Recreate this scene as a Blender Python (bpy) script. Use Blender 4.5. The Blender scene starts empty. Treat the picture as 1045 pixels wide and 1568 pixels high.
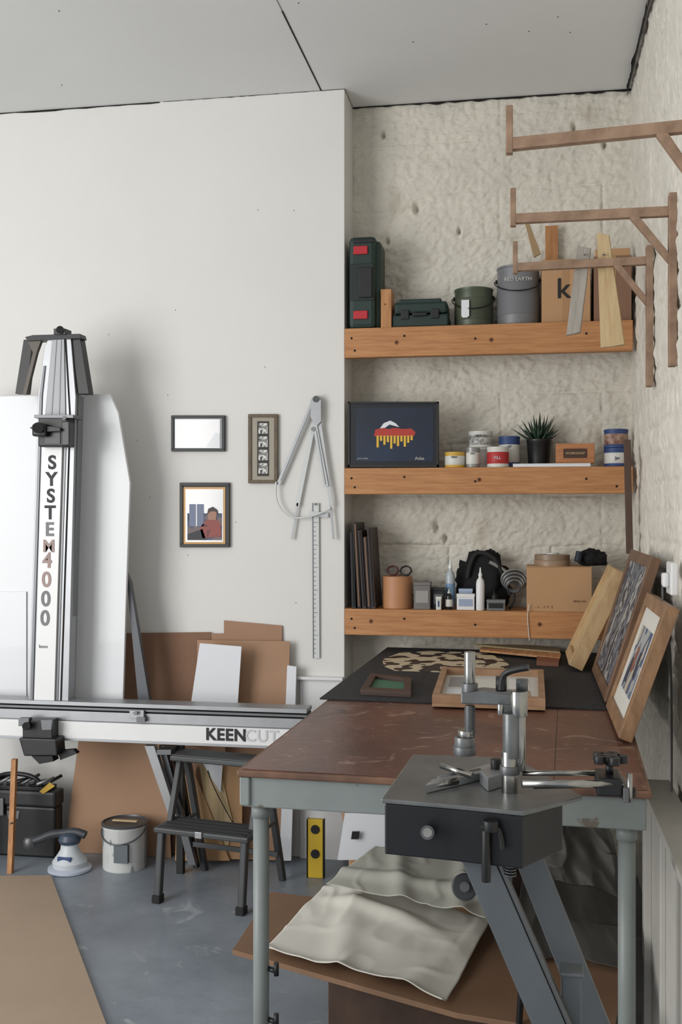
import bpy, math, random
from mathutils import Vector, Matrix, noise
random.seed(4)
F=1620.0; TH=math.atan(286/F); c=math.cos(TH); s=math.sin(TH); CH=1.5
V=Vector
# survey helpers: photo measurement (1045x1568 scale) -> room coordinates on a known wall-parallel plane / height
def at(x,y,Y):
    u=(x-522.5)/F; v=(784-y)/F; z=Y/(c+u*s)
    return V((z*(-s+u*c),Y,CH+z*v))
def onz(x,y,Z):
    u=(x-522.5)/F; v=(784-y)/F; z=(Z-CH)/v
    return V((z*(-s+u*c),z*(c+u*s),Z))
def lin(col):
    return tuple((a/255/12.92 if a/255<=.04045 else ((a/255+.055)/1.055)**2.4) for a in col)+(1,)
# ---------------- materials
MC={}
def M(name,col,rough=.6,metal=0,var=0.0,scale=8,bump=0.0,bscale=60,stretch=None,col2=None,coat=0,bstretch=None):
    if name in MC: return MC[name]
    m=bpy.data.materials.new(name); m.use_nodes=True; nt=m.node_tree; b=nt.nodes['Principled BSDF']
    b.inputs['Roughness'].default_value=rough; b.inputs['Metallic'].default_value=metal
    b.inputs['Base Color'].default_value=lin(col)
    if coat: b.inputs['Coat Weight'].default_value=coat
    tc=nt.nodes.new('ShaderNodeTexCoord'); mp=nt.nodes.new('ShaderNodeMapping')
    nt.links.new(tc.outputs['Object'],mp.inputs[0])
    if stretch: mp.inputs['Scale'].default_value=stretch
    if var or col2:
        n=nt.nodes.new('ShaderNodeTexNoise'); n.inputs['Scale'].default_value=scale; n.inputs['Detail'].default_value=6
        n.inputs['Roughness'].default_value=.6
        nt.links.new(mp.outputs[0],n.inputs['Vector'])
        r=nt.nodes.new('ShaderNodeValToRGB'); a=lin(col); 
        d=lin(col2) if col2 else tuple(max(0,k*(1-var)) for k in a[:3])+(1,)
        r.color_ramp.elements[0].position=.35; r.color_ramp.elements[1].position=.65
        r.color_ramp.elements[0].color=d; r.color_ramp.elements[1].color=a
        nt.links.new(n.outputs['Fac'],r.inputs[0]); nt.links.new(r.outputs[0],b.inputs['Base Color'])
    if bump:
        mp2=mp
        if bstretch:
            mp2=nt.nodes.new('ShaderNodeMapping'); nt.links.new(tc.outputs['Object'],mp2.inputs[0]); mp2.inputs['Scale'].default_value=bstretch; mp2.inputs['Rotation'].default_value=(0,.6,0)
        n2=nt.nodes.new('ShaderNodeTexNoise'); n2.inputs['Scale'].default_value=bscale; n2.inputs['Detail'].default_value=7
        nt.links.new(mp2.outputs[0],n2.inputs['Vector'])
        bp=nt.nodes.new('ShaderNodeBump'); bp.inputs['Strength'].default_value=bump; bp.inputs['Distance'].default_value=.01
        nt.links.new(n2.outputs['Fac'],bp.inputs['Height']); nt.links.new(bp.outputs[0],b.inputs['Normal'])
    MC[name]=m; return m
def overlay(m,col,scale,p0,p1,dist=1.5,detail=9):
    nt=m.node_tree; b=nt.nodes['Principled BSDF']; src=b.inputs['Base Color'].links[0].from_socket
    tc=nt.nodes.new('ShaderNodeTexCoord'); wv=nt.nodes.new('ShaderNodeTexNoise'); wv.inputs['Scale'].default_value=scale; wv.inputs['Detail'].default_value=detail; wv.inputs['Distortion'].default_value=dist
    nt.links.new(tc.outputs['Object'],wv.inputs['Vector']); rp=nt.nodes.new('ShaderNodeValToRGB'); rp.color_ramp.elements[0].position=p0; rp.color_ramp.elements[1].position=p1
    nt.links.new(wv.outputs['Fac'],rp.inputs[0]); mx=nt.nodes.new('ShaderNodeMix'); mx.data_type='RGBA'
    nt.links.new(rp.outputs[0],mx.inputs[0]); nt.links.new(src,mx.inputs[6]); mx.inputs[7].default_value=lin(col); nt.links.new(mx.outputs[2],b.inputs['Base Color'])
def patches(name,cols,scale,detail=3,stretch=None,rough=.5,p0=.38,span=.24,two=.5):
    m=bpy.data.materials.new(name); m.use_nodes=True; nt=m.node_tree; b=nt.nodes['Principled BSDF']
    b.inputs['Roughness'].default_value=rough
    tc=nt.nodes.new('ShaderNodeTexCoord'); mp=nt.nodes.new('ShaderNodeMapping'); nt.links.new(tc.outputs['Object'],mp.inputs[0])
    if stretch: mp.inputs['Scale'].default_value=stretch
    n=nt.nodes.new('ShaderNodeTexNoise'); n.inputs['Scale'].default_value=scale; n.inputs['Detail'].default_value=detail
    nt.links.new(mp.outputs[0],n.inputs['Vector'])
    r=nt.nodes.new('ShaderNodeValToRGB'); cr=r.color_ramp; cr.interpolation='CONSTANT'
    k=len(cols)
    for i,cc in enumerate(cols):
        pos=0 if i==0 else p0+span*(i-1)/max(1,k-2)
        if i==0: e=cr.elements[0]; e.position=0
        elif i==1: e=cr.elements[1]; e.position=pos if k>2 else two
        else: e=cr.elements.new(pos)
        e.color=lin(cc)
    nt.links.new(n.outputs['Fac'],r.inputs[0]); nt.links.new(r.outputs[0],b.inputs['Base Color'])
    return m
white_wall=M('painted_plasterboard',(222,221,218),.75,var=.035,scale=1.5,bump=.05,bscale=90)
rough_wall=M('rough_white_render',(220,215,203),.8,var=.14,scale=5,bump=1.0,bscale=18,bstretch=(1,1,2.2)); overlay(rough_wall,(176,166,148),3.5,.60,.80,.8)
brick_wall=M('white_painted_brick',(226,221,210),.75,var=.12,scale=6,bump=.9,bscale=22)
ceil_m=M('ceiling_paint',(226,227,227),.85,var=.04,scale=1.2)
dark=M('dark_gap',(25,22,20),.9)
black=M('black_plastic',(20,21,23),.45)
blackm=M('black_metal',(24,25,28),.4,.3,var=.3,scale=20)
rubber=M('black_rubber',(30,30,31),.8)
alu=M('aluminium',(160,162,165),.42,.6,var=.08,scale=12)
alud=M('aluminium_dark',(108,110,113),.45,.7)
chrome=M('chrome_steel',(165,165,162),.24,1,var=.2,scale=30)
whitep=M('white_enamel',(226,227,228),.35)
whiteb=M('white_backboard',(222,224,227),.4,coat=.15)
paper=M('white_paper',(222,225,230),.8)
offp=M('cream_paper',(220,218,208),.75,var=.05,scale=3)
pine=M('pine_beam',(190,138,90),.6,scale=5,stretch=(1.5,14,22),col2=(168,114,70),bump=.1,bscale=8)
woodz=M('pine_upright',(186,136,88),.6,scale=5,stretch=(14,14,1.5),col2=(158,106,64))
woody=M('pine_deep',(188,142,98),.6,scale=5,stretch=(14,1.5,14),col2=(158,112,72))
palew=M('pale_wood',(208,186,146),.6,scale=5,stretch=(14,14,1.5),col2=(192,166,124))
greyw=M('grey_wood',(176,170,162),.7,scale=5,stretch=(14,14,1.5),col2=(155,148,140))
brkw=M('bracket_timber',(164,136,114),.7,scale=6,stretch=(3,3,3),col2=(132,106,88))
card=M('cardboard',(168,134,108),.85,var=.08,scale=4)
card2=M('cardboard_dark',(134,102,82),.85,var=.1,scale=4)
kraft=M('kraft_box',(184,146,108),.85,var=.06,scale=8)
green=M('green_case',(20,44,38),.45)
red=M('red_label',(180,30,42),.5)
# ---------------- geometry
def mkobj(name,verts,faces,mat,smooth=False,bev=0,seg=2):
    vs=[V(v) for v in verts]
    lo=V([min(v[i] for v in vs) for i in range(3)]); hi=V([max(v[i] for v in vs) for i in range(3)]); ce=(lo+hi)/2
    me=bpy.data.meshes.new(name); me.from_pydata([v-ce for v in vs],[],faces); me.update()
    o=bpy.data.objects.new(name,me); o.location=ce; bpy.context.scene.collection.objects.link(o)
    me.materials.append(mat)
    if smooth:
        for p in me.polygons: p.use_smooth=True
    import bmesh
    bm=bmesh.new(); bm.from_mesh(me); bmesh.ops.recalc_face_normals(bm,faces=bm.faces); bm.to_mesh(me); bm.free()
    if bev:
        b=o.modifiers.new('bevel','BEVEL'); b.width=bev; b.segments=seg; b.limit_method='ANGLE'
    return o
class G:
    def __init__(s_,name): s_.name=name; s_.parts=[]
    def add(s_,o): s_.parts.append(o); return o
    def done(s_):
        bpy.context.view_layer.update()
        if len(s_.parts)==1:
            s_.parts[0].name=s_.name; return s_.parts[0]
        pts=[o.matrix_world@V(k) for o in s_.parts for k in o.bound_box]
        e=bpy.data.objects.new(s_.name,None); e.empty_display_size=.05
        e.location=V(((min(p.x for p in pts)+max(p.x for p in pts))/2,(min(p.y for p in pts)+max(p.y for p in pts))/2,min(p.z for p in pts)))
        bpy.context.scene.collection.objects.link(e)
        for o in s_.parts:
            o.parent=e; o.matrix_parent_inverse=Matrix.Translation(-e.location)
        return e
BF=[(0,1,2,3),(7,6,5,4),(0,4,5,1),(1,5,6,2),(2,6,7,3),(3,7,4,0)]
def obox(g,name,o,ax,ay,az,mat,bev=.002):
    o=V(o);ax=V(ax);ay=V(ay);az=V(az)
    vs=[o,o+ax,o+ax+ay,o+ay]; vs+=[v+az for v in vs]
    return g.add(mkobj(name,vs,BF,mat,bev=bev))
def box(g,name,x0,x1,y0,y1,z0,z1,mat,bev=.002):
    return obox(g,name,(x0,y0,z0),(x1-x0,0,0),(0,y1-y0,0),(0,0,z1-z0),mat,bev)
def prism(g,name,pts,vec,mat,bev=.001):
    n=len(pts); pts=[V(p) for p in pts]; vec=V(vec)
    vs=pts+[p+vec for p in pts]
    fs=[tuple(range(n)),tuple(range(2*n-1,n-1,-1))]+[(i,(i+1)%n,n+(i+1)%n,n+i) for i in range(n)]
    return g.add(mkobj(name,vs,fs,mat,bev=bev))
def fp(g,name,p2,Y,th,mat,bev=.001):   # elevation outline on the plane at depth Y
    return prism(g,name,[at(x,y,Y) for x,y in p2],(0,th,0),mat,bev)
def fr(g,name,x0,y0,x1,y1,Y,th,mat,bev=.001):
    return fp(g,name,[(x0,y0),(x1,y0),(x1,y1),(x0,y1)],Y,th,mat,bev)
def cyl(g,name,p0,p1,r0,mat,r1=None,seg=28,bev=0):
    p0=V(p0);p1=V(p1); r1=r0 if r1 is None else r1
    d=(p1-p0).normalized(); a=d.orthogonal().normalized(); b=d.cross(a)
    vs=[p0+(a*math.cos(t)+b*math.sin(t))*r0 for t in [2*math.pi*i/seg for i in range(seg)]]
    vs+=[p1+(a*math.cos(t)+b*math.sin(t))*r1 for t in [2*math.pi*i/seg for i in range(seg)]]
    fs=[tuple(range(seg)),tuple(range(2*seg-1,seg-1,-1))]+[(i,(i+1)%seg,seg+(i+1)%seg,seg+i) for i in range(seg)]
    o=g.add(mkobj(name,vs,fs,mat,bev=bev))
    for p in o.data.polygons: p.use_smooth=len(p.vertices)==4
    return o
def lathe(g,name,ce,prof,mat,seg=36):
    ce=V(ce); vs=[];fs=[];n=len(prof)
    for r,z in prof:
        for i in range(seg):
            t=2*math.pi*i/seg; vs.append(ce+V((r*math.cos(t),r*math.sin(t),z)))
    for k in range(n-1):
        for i in range(seg):
            j=(i+1)%seg; fs.append((k*seg+i,k*seg+j,(k+1)*seg+j,(k+1)*seg+i))
    fs.append(tuple(range(seg))); fs.append(tuple(range(n*seg-1,(n-1)*seg-1,-1)))
    o=g.add(mkobj(name,vs,fs,mat))
    for p in o.data.polygons: p.use_smooth=len(p.vertices)==4
    m=o.modifiers.new('es','EDGE_SPLIT'); m.split_angle=math.radians(40)
    return o
def tube(g,name,pts,r,mat,cyc=False,smooth=True):
    cu=bpy.data.curves.new(name,'CURVE'); cu.dimensions='3D'; cu.bevel_depth=r; cu.bevel_resolution=3; cu.use_fill_caps=True
    pts=[V(p) for p in pts]; ce=sum(pts,V())/len(pts)
    sp=cu.splines.new('NURBS' if smooth else 'POLY'); sp.points.add(len(pts)-1)
    for q,p in zip(sp.points,pts): q.co=(*(p-ce),1)
    if smooth: sp.order_u=3; sp.use_endpoint_u=True
    sp.use_cyclic_u=cyc; cu.materials.append(mat)
    o=bpy.data.objects.new(name,cu); o.location=ce; bpy.context.scene.collection.objects.link(o); return g.add(o)
def text(g,name,st,loc,size,mat,rot=(math.pi/2,0,0),off=0,ex=.0005,sx=1,sp=1):
    cu=bpy.data.curves.new(name,'FONT'); cu.body=st; cu.size=size; cu.align_x='CENTER'; cu.align_y='CENTER'; cu.extrude=ex; cu.offset=off; cu.space_character=sp
    cu.materials.append(mat)
    o=bpy.data.objects.new(name,cu); o.location=loc; o.rotation_euler=rot; o.scale=(sx,1,1)
    bpy.context.scene.collection.objects.link(o); return g.add(o)
def grid(g,name,fn,nu,nv,mat,smooth=True,th=0):
    vs=[fn(i/nu,j/nv) for j in range(nv+1) for i in range(nu+1)]
    fs=[(j*(nu+1)+i,j*(nu+1)+i+1,(j+1)*(nu+1)+i+1,(j+1)*(nu+1)+i) for j in range(nv) for i in range(nu)]
    o=g.add(mkobj(name,vs,fs,mat,smooth))
    if th: 
        m=o.modifiers.new('sol','SOLIDIFY'); m.thickness=th; m.offset=0
    return o
def nz(x,y,z=0,o=4): return noise.fractal(V((x,y,z)),1.0,2.0,o)
# ================= ROOM
YW=4.5; YA=4.727; XJ=-.779; XR=.44; ZC=3.327; XL=-4.6; YB=-1.6
g=G('floor'); fm=M('painted_concrete',(142,151,161),.34,scale=3,col2=(120,129,139),bump=.12,bscale=25)
overlay(fm,(168,174,180),7,.64,.72)
box(g,'slab',XL,XR+.1,YB,YA+.1,-.1,0,fm,0); g.done()
g=G('ceiling'); box(g,'board',XL,XR+.1,YB,YA+.1,ZC,ZC+.08,ceil_m,0)
box(g,'joint_1',-.885,-.879,3.76,4.5,ZC-.0015,ZC+.001,dark,0)
box(g,'joint_3',-3.6,-.5,2.395,2.4,ZC-.0015,ZC+.001,dark,0)
box(g,'joint_2',-.879,XJ,4.5,4.503,ZC-.002,ZC+.001,dark,0)
box(g,'joint_1b',-.8835,-.8805,2.4,3.76,ZC-.0012,ZC+.001,M('joint_grey',(120,121,122),.8),0)
for i in range(26):
    px_,py_=random.uniform(-2.6,.35),random.uniform(2.3,4.4); box(g,'speck',px_,px_+.005,py_,py_+.005,ZC-.001,ZC+.001,dark,0)
g.done()
g=G('wall_back'); box(g,'wall_board',XL,XJ,YW,YA+.1,0,ZC,white_wall,.003)
for i in range(14):
    px_,pz_=random.uniform(-1.9,-.9),random.uniform(.9,2.9); box(g,'mark',px_,px_+.004,YW-.0006,YW+.001,pz_,pz_+.006,M('scuff',(150,148,145),.8),0)
g.done()
g=G('wall_left'); box(g,'wall_board',XL-.1,XL,YB,YA+.1,0,ZC,white_wall,0); g.done()
def alc(u,v):
    x=XJ-.01+u*(XR-XJ+.06); z=v*(ZC)
    a=x*.8+z*.6; bq=-x*.6+z*.8
    h=.005*nz(x*4,z*4,1)+.012*max(0,.28-abs(nz(a*11,bq*26,7,3)))+.005*nz(x*34,z*34,3)
    zz=(z%.225); row=int(z/.225); xx=((x+1+.22*(row%2))%.44)
    zz+=.008*nz(x*4,z*2,20); xx+=.008*nz(x*3,z*5,24); d=min(abs(zz),abs(.225-zz)); d2=min(abs(xx),abs(.44-xx))
    h-=.010*math.exp(-(d/.006)**2)*max(0,.35+1.4*nz(x*3,z*2,9)) + .009*math.exp(-(d2/.006)**2)*max(0,.3+1.4*nz(x*2,z*3,5))
    for hx,hz,rr in ((-.49,2.86,.012),(-.64,3.2,.008),(-.40,1.43,.012),(-.62,2.72,.007),(-.3,2.75,.007),(.33,3.1,.010),(-.36,1.38,.009),(.2,3.18,.010)):
        q=((x-hx)/rr)**2+((z-hz)/(rr*2.0))**2; h-=.045*math.exp(-q*1.3)
    return V((x,YA-h-.004,z))
g=G('wall_alcove'); grid(g,'rendered_block',alc,240,620,rough_wall); g.done()
ysamp=[YB,0,1.2,2.2]+[2.3+(YA+.03-2.3)*i/280 for i in range(281)]
zs=[ZC*i/360 for i in range(361)]
def rw(y,z):
    row=int(z/.1); yy=((y+10+.15*(row%2))%.3); zz=z%.1+.008*nz(y*5,z*2,31)
    d=min(abs(zz),abs(.1-zz)); d2=min(yy,.3-yy)
    h=.008*nz(y*5,z*5,2)+.006*nz(y*22,z*22,5)
    h-=(.007*math.exp(-(d/.009)**2)+.006*math.exp(-(d2/.009)**2))*max(.2,.7+1.2*nz(y*2,z*3,40))
    if y<3.2: h+=.012
    return V((XR-max(h,-.012),y,z))
vs=[rw(y,z) for z in zs for y in ysamp]; n=len(ysamp)
fs=[(j*n+i,j*n+i+1,(j+1)*n+i+1,(j+1)*n+i) for j in range(360) for i in range(n-1)]
g=G('wall_right'); g.add(mkobj('brick_face',vs,fs,brick_wall,True)); box(g,'brick_body',XR+.02,XR+.12,YB,YA+.1,0,ZC,brick_wall,0); g.done()
g=G('ceiling_cracks')  # added dark strips drawn as the cracks between walls and ceiling
def crack(name,p0,p1,w,nn,dirv,m=dark):
    vs=[];fs=[]
    for i in range(nn+1):
        t=i/nn; p=V(p0).lerp(V(p1),t); k=w*(.4+1.0*abs(nz(t*14,w*99,3)))
        vs+=[p,p+V(dirv)*k]
    fs=[(2*i,2*i+2,2*i+3,2*i+1) for i in range(nn)]
    g.add(mkobj(name,vs,fs,m))
crack('gap_wall',(XL,YW-.002,ZC-.001),(at(245,155,YW).x,YW-.002,ZC-.001),.008,60,(0,0,-1))
crack('gap_wall_2',(at(250,155,YW).x,YW-.002,ZC-.001),(XJ,YW-.002,ZC-.001),.003,60,(0,0,-1))
crack('gap_alcove',(XJ,YA-.016,ZC-.001),(XR,YA-.016,ZC-.001),.012,80,(0,0,-1))
crack('gap_jog',(XJ+.002,YW,ZC-.001),(XJ+.002,YA,ZC-.001),.004,20,(0,0,-1))
crack('gap_right',(XR-.016,2.3,ZC-.001),(XR-.016,YA,ZC-.001),.035,120,(0,0,-1))
crack('gap_right_top',(XR-.010,2.3,ZC-.001),(XR-.010,YA,ZC-.001),.018,120,(-1,0,0))
crack('gap_right_lath',(XR-.020,3.2,ZC-.012),(XR-.020,3.9,ZC-.016),.014,20,(0,0,-1),brkw)
g.done()
g=G('trim_2'); t=at(455,1036,4.47)
box(g,'ledge',t.x,XJ-.002,4.462,4.499,t.z-.012,t.z,whitep); box(g,'panel',t.x+.01,XJ-.002,4.485,4.499,0.0,t.z-.012,whitep); g.done()
g=G('pipe_boxing'); bw=M('boxing_paint',(205,203,196),.7,var=.1,scale=5)
box(g,'casing',.335,.408,2.32,3.18,0,.70,bw,.003); box(g,'ledge_board',.322,.408,2.31,3.2,.70,.72,bw,.003); box(g,'batten',.315,.335,3.0,3.05,0,.70,bw); box(g,'batten_2',.322,.335,2.7,2.73,0,.70,bw); g.done()
g=G('wall_socket'); box(g,'back_box',.388,.408,3.02,3.12,1.27,1.36,whitep,.004); box(g,'plug',.37,.388,3.05,3.09,1.29,1.33,whitep,.006)
tube(g,'flex',[(.372,3.07,1.30),(.37,3.06,1.22),(.39,3.05,1.15),(.395,3.05,.95),(.395,3.06,.724)],.003,M('flex_grey',(90,90,90),.6)); g.done()
# ================= SHELVES
def screw(g,x,z,y): cyl(g,'screw',(x,y-.001,z),(x,y+.004,z),.005,dark,seg=12)
SH={}
for k,(yt,yb) in enumerate(((503,548),(717,757),(932,972))):
    zt=at(530,yt,4.48).z; zb=at(530,yb,4.48).z; SH[k]=zt
    g=G('wall_shelf'); x1=XR-.014
    box(g,'front_beam',XJ+.004,x1,4.48,4.525,zb,zt,pine,.003)
    box(g,'deck',XJ+.004,x1,4.525,4.700,zt-.02,zt-.0005,pine,.001)
    box(g,'back_batten',XJ+.004,x1,4.68,4.700,zt-.07,zt-.02,pine,.001)
    for q in (.02,.21,.46,.84): screw(g,XJ+q*1.2+.01,zt-.035-.04*((q*10)%2),4.48)
    for q in (.04,.95): screw(g,XJ+q*1.2,zb+.03,4.48)
    kn=M('knot',(124,76,40),.6)
    for kx in ((-.55,-.15),(-.2,),(-.66,.05))[k]:
        cyl(g,'knot',(kx,4.4795,zb+.06),(kx,4.49,zb+.06),.010,kn,seg=14); cyl(g,'knot_eye',(kx,4.479,zb+.06),(kx,4.49,zb+.06),.004,dark,seg=10)
    g.done()
S1,S2,S3=SH[0],SH[1],SH[2]
def X(x,Y): return at(x,784,Y).x
def Z(y,x,Y): return at(x,y,Y).z
def tin(name,x0,x1,yt,S,body,lid,Y=4.58,label=None,handle=False,stack=0,txt=None,tcol=None,tz=.68,g=None,fin=True):
    g=g or G(name); xa,xb=X(x0,Y),X(x1,Y); r=(xb-xa)/2; cx=(xa+xb)/2; zt=Z(yt,(x0+x1)/2,Y-r*.5); z0=S+stack; h=max(.02,zt-z0)
    lathe(g,'body',(cx,Y,z0),[(r*.95,0),(r,.003),(r,.007),(r*.97,.009),(r*.97,h-.012),(r,h-.009),(r,h-.002),(r*.93,h),(r*.9,h-.006),(r*.85,h-.006)],body)
    lathe(g,'lid',(cx,Y,z0+h-.008),[(r*.88,0),(r*.88,.006),(r*.8,.008),(r*.76,.004),(.001,.004)],lid)
    if label: lathe(g,'label',(cx,Y,z0+h*.18),[(r*.972,0),(r*.985,.001),(r*.985,h*.55),(r*.972,h*.55+.001)],label)
    if handle:
        pts=[(cx-r*1.02,Y,z0+h*.78)]+[(cx+r*1.12*math.cos(a),Y-r*1.1*math.sin(a),z0+h*.78-.06*math.sin(a)) for a in [math.pi*(1-i/12) for i in range(13)]]+[(cx+r*1.02,Y,z0+h*.78)]
        tube(g,'handle',pts,.0025,blackm)
        for q in (-1,1): cyl(g,'ear',(cx+q*r*.96,Y,z0+h*.78),(cx+q*r*1.05,Y,z0+h*.78),.009,blackm,seg=12)
    if txt:
        text(g,'lettering',txt,(cx,Y-r-.0015,z0+h*tz),min(.022,r*.36),tcol or black,ex=.0008)
    if fin: g.done()
    return z0+h
# ---- shelf 1
g=G('power_tool_case'); Y0=4.49; xa,xb=X(534,Y0),X(583,Y0); zt=Z(362,540,Y0)
box(g,'shell',xa,xb-.02,Y0,4.66,S1,zt,green,.02); box(g,'shell_rear',xb-.05,xb,Y0+.02,4.65,S1,zt-.015,green,.02)
for a_,b_ in ((.10,.19),(.80,.89)): box(g,'latch',xa+.022,xb-.055,Y0-.008,Y0,S1+(zt-S1)*a_,S1+(zt-S1)*b_,red,.003)
box(g,'band',xa+.008,xb-.03,Y0-.004,Y0,S1+(zt-S1)*.3,S1+(zt-S1)*.7,M('green_dark',(12,28,25),.5),.002)
box(g,'foot_ridge',xa+.02,xb-.03,Y0-.006,Y0,zt-.03,zt-.015,black,.002); box(g,'handle',xa+.045,xb-.035,Y0-.012,Y0-.004,S1+.13,S1+.26,black,.004); g.done()
g=G('timber_offcut'); obox(g,'block',(xb+.001,4.49,S1),(.046,0,0),(0,.1,0),(0,0,Z(443,580,4.49)-S1),woodz,.002); 
cyl(g,'screw_hole',(xb+.02,4.4895,S1+.1),(xb+.02,4.495,S1+.1),.003,dark,seg=10); g.done()
g=G('tool_case'); ya=4.5; xa,xb=X(600,ya),X(687,ya); zt=Z(457,640,ya)
box(g,'base',xa,xb,ya,4.66,S1,S1+.055,green,.008); box(g,'lid',xa+.01,xb-.005,ya+.003,4.655,S1+.058,zt-.012,green,.012); box(g,'lid_crown',xa+.03,xb-.03,ya+.006,4.64,zt-.02,zt,green,.006)
box(g,'latch_1',xa+.04,xa+.075,ya-.007,ya,S1+.035,S1+.075,black); box(g,'latch_2',xb-.075,xb-.04,ya-.007,ya,S1+.035,S1+.075,black)
box(g,'handle',xa+.09,xb-.09,ya-.014,ya,S1+.045,S1+.06,black,.004); g.done()
tin('paint_tin',696,756,441,S1,M('olive_tin',(84,92,76),.4,.2,var=.2,scale=9),alud,Y=4.595,label=M('olive_label',(74,82,64),.6,var=.3,scale=14),handle=True)
tin('paint_tin',761,827,407,S1,M('grey_tin',(126,127,130),.45,.2,var=.1),alu,Y=4.595,label=M('grey_label',(110,111,115),.6),handle=True,txt='RED EARTH',tcol=M('pale_ink',(190,190,185),.7),tz=.74)
g=G('label_sticker'); box(g,'sticker',X(707,4.508),X(719,4.508),4.5035,4.505,S1+.04,S1+.11,paper,0); box(g,'tear_off',X(707,4.508)+.004,X(719,4.508)-.006,4.5025,4.5035,S1+.035,S1+.04,paper,0); g.done()
g=G('kraft_box_with_print'); ya=4.52; box(g,'carton',X(830,ya),X(905,ya),ya,4.68,S1,Z(402,860,ya),kraft,.003)
box(g,'flap',X(830,ya),X(905,ya),ya+.06,ya+.064,Z(402,860,ya)+.0005,Z(392,860,ya),kraft); box(g,'tape',X(862,ya),X(872,ya),ya-.001,ya,S1+.01,Z(404,860,ya),M('tape',(170,130,92),.4),0)
text(g,'print','k.',(X(868,ya),ya-.003,Z(443,866,ya)),.12,black,off=.001); g.done()
g=G('cardboard_box'); ya=4.53; box(g,'carton',X(910,ya),X(968,ya),ya,4.68,S1,Z(392,930,ya),card2,.003); box(g,'flap',X(912,ya),X(966,ya),ya+.01,ya+.014,Z(392,930,ya),Z(380,930,ya),kraft); box(g,'tape_seam',X(936,ya),X(944,ya),ya-.001,ya,S1,Z(392,930,ya),M('tape',(160,118,78),.4),0); g.done()
g=G('wood_offcut'); box(g,'stick',X(836,4.6),X(856,4.6),4.683,4.697,S1,Z(346,845,4.69),woodz); g.done()
# ---- shelf 2
g=G('framed_poster'); ya=4.50
fr(g,'backing',535,617,671,712,ya,.02,M('poster_black',(14,18,26),.3),.002)
pb=M('poster_blue',(16,38,66),.35,scale=3,col2=(9,19,36))
Yp=ya-.0015
fr(g,'sea',545,624,664,706,Yp,.001,pb,0)
fp(g,'cloud',[(573,668),(575,658),(585,655),(596,657),(604,655),(617,657),(630,656),(637,662),(634,668)],Yp-.001,.001,M('poster_red',(176,54,44),.6),0)
fp(g,'roof',[(582,656),(588,648),(598,644),(606,648),(612,654),(604,652),(597,650),(590,655)],Yp-.002,.001,paper,0)
yl=M('poster_yellow',(222,178,60),.6)
for i in range(11):
    xx=577+i*5.2; fr(g,'stripe',xx,667,xx+3.4,671+ (14,4,10,6,16,8,12,5,13,7,3)[i],Yp-.002,.001,yl,0)
text(g,'title','Atlas',(X(643,Yp),Yp-.002,Z(702,643,Yp)),.02,M('pale_ink',(190,190,185),.7))
text(g,'caption','print studio',(X(556,Yp),Yp-.002,Z(702,556,Yp)),.010,M('pale_ink',(190,190,185),.7))
for a_,b2,cc,d in ((533,615,672,618),(533,711,672,715.5),(533,615,536,715.5),(669,615,672,715.5)): fr(g,'edge',a_,b2,cc,d,ya-.006,.026,black,.001)
g.done()
tw=M('tin_white',(210,210,204),.45); ty=M('tin_yellow',(206,166,70),.5); tb=M('tin_blue',(50,72,120),.5); tr=M('tin_red',(176,44,46),.5); tg=M('tin_grey',(150,150,148),.4,.4)
tin('varnish_tin',681,713,692,S2,ty,alud,Y=4.54,label=tw,txt='wax')
tin('glue_tin',714,735,685,S2,tg,tw,Y=4.53,label=tw,txt='PVA')
gs=G('stacked_wax_tins'); h=tin('',717,756,686,S2,tw,tg,Y=4.62,label=tw,g=gs,fin=False)
tin('',718,755,660,S2,tw,tg,Y=4.62,stack=h-S2+.0005,txt='WAX',label=M('print_speckle',(205,205,200),.6,scale=60,col2=(90,90,90)),g=gs)
tin('filler_tub',746,780,684,S2,tw,tw,Y=4.53,label=tr,txt='FILL',tcol=paper,tz=.45)
tin('varnish_tin',764,797,668,S2,tb,tw,Y=4.635,label=tw,txt='oil',tcol=tb)
gs=G('stacked_jars'); h=tin('',925,964,686,S2,tb,alud,Y=4.56,label=tw,txt='Jar',tcol=tb,tz=.45,g=gs,fin=False)
tin('',925,963,657,S2,tb,M('tin_lid_brown',(120,84,60),.5),Y=4.56,label=M('label_copper',(176,150,130),.5,scale=40,col2=(110,70,60)),stack=h-S2+.0005,g=gs)
g=G('white_booklet'); box(g,'pages',X(786,4.49),X(905,4.49),4.485,4.56,S2,S2+.012,paper); box(g,'cover',X(786,4.49),X(905,4.49),4.484,4.562,S2+.012,S2+.014,whitep,0); g.done()
g=G('potted_succulent'); Yp=4.635; cx=X(826,Yp); r=.052
lathe(g,'pot',(cx,Yp,S2),[(r*.8,0),(r*.85,.002),(r,.11),(r*1.03,.112),(r*1.03,.124),(r*.95,.124),(r*.9,.11),(.001,.11)],black)
lf=M('succulent_leaf',(44,70,52),.5,var=.4,scale=20)
for i in range(46):
    a=i*2.399; ln=.08+.045*random.random(); tilt=.15+1.15*(i/46); base=V((cx+.015*math.cos(a),Yp+.015*math.sin(a),S2+.11))
    dr=V((math.cos(a)*math.sin(tilt),math.sin(a)*math.sin(tilt)*.6,math.cos(tilt))); mid=base+dr*ln*.5; tip=base+dr*ln+V((0,0,.012))
    if tip.y>4.69: tip.y=4.69
    side=dr.cross(V((0,0,1)));side=side.normalized() if side.length>.01 else V((1,0,0)); w=.008
    up=side.cross(dr)*.005
    vs=[base-side*w*.7,base+side*w*.7,mid+side*w,mid-side*w,tip,base+up,mid+up*1.4]
    g.add(mkobj('leaf',vs,[(0,5,6,3),(5,1,2,6),(3,6,4),(6,2,4),(0,3,2,1),(3,4,2)],lf,True))
g.done()
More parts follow.
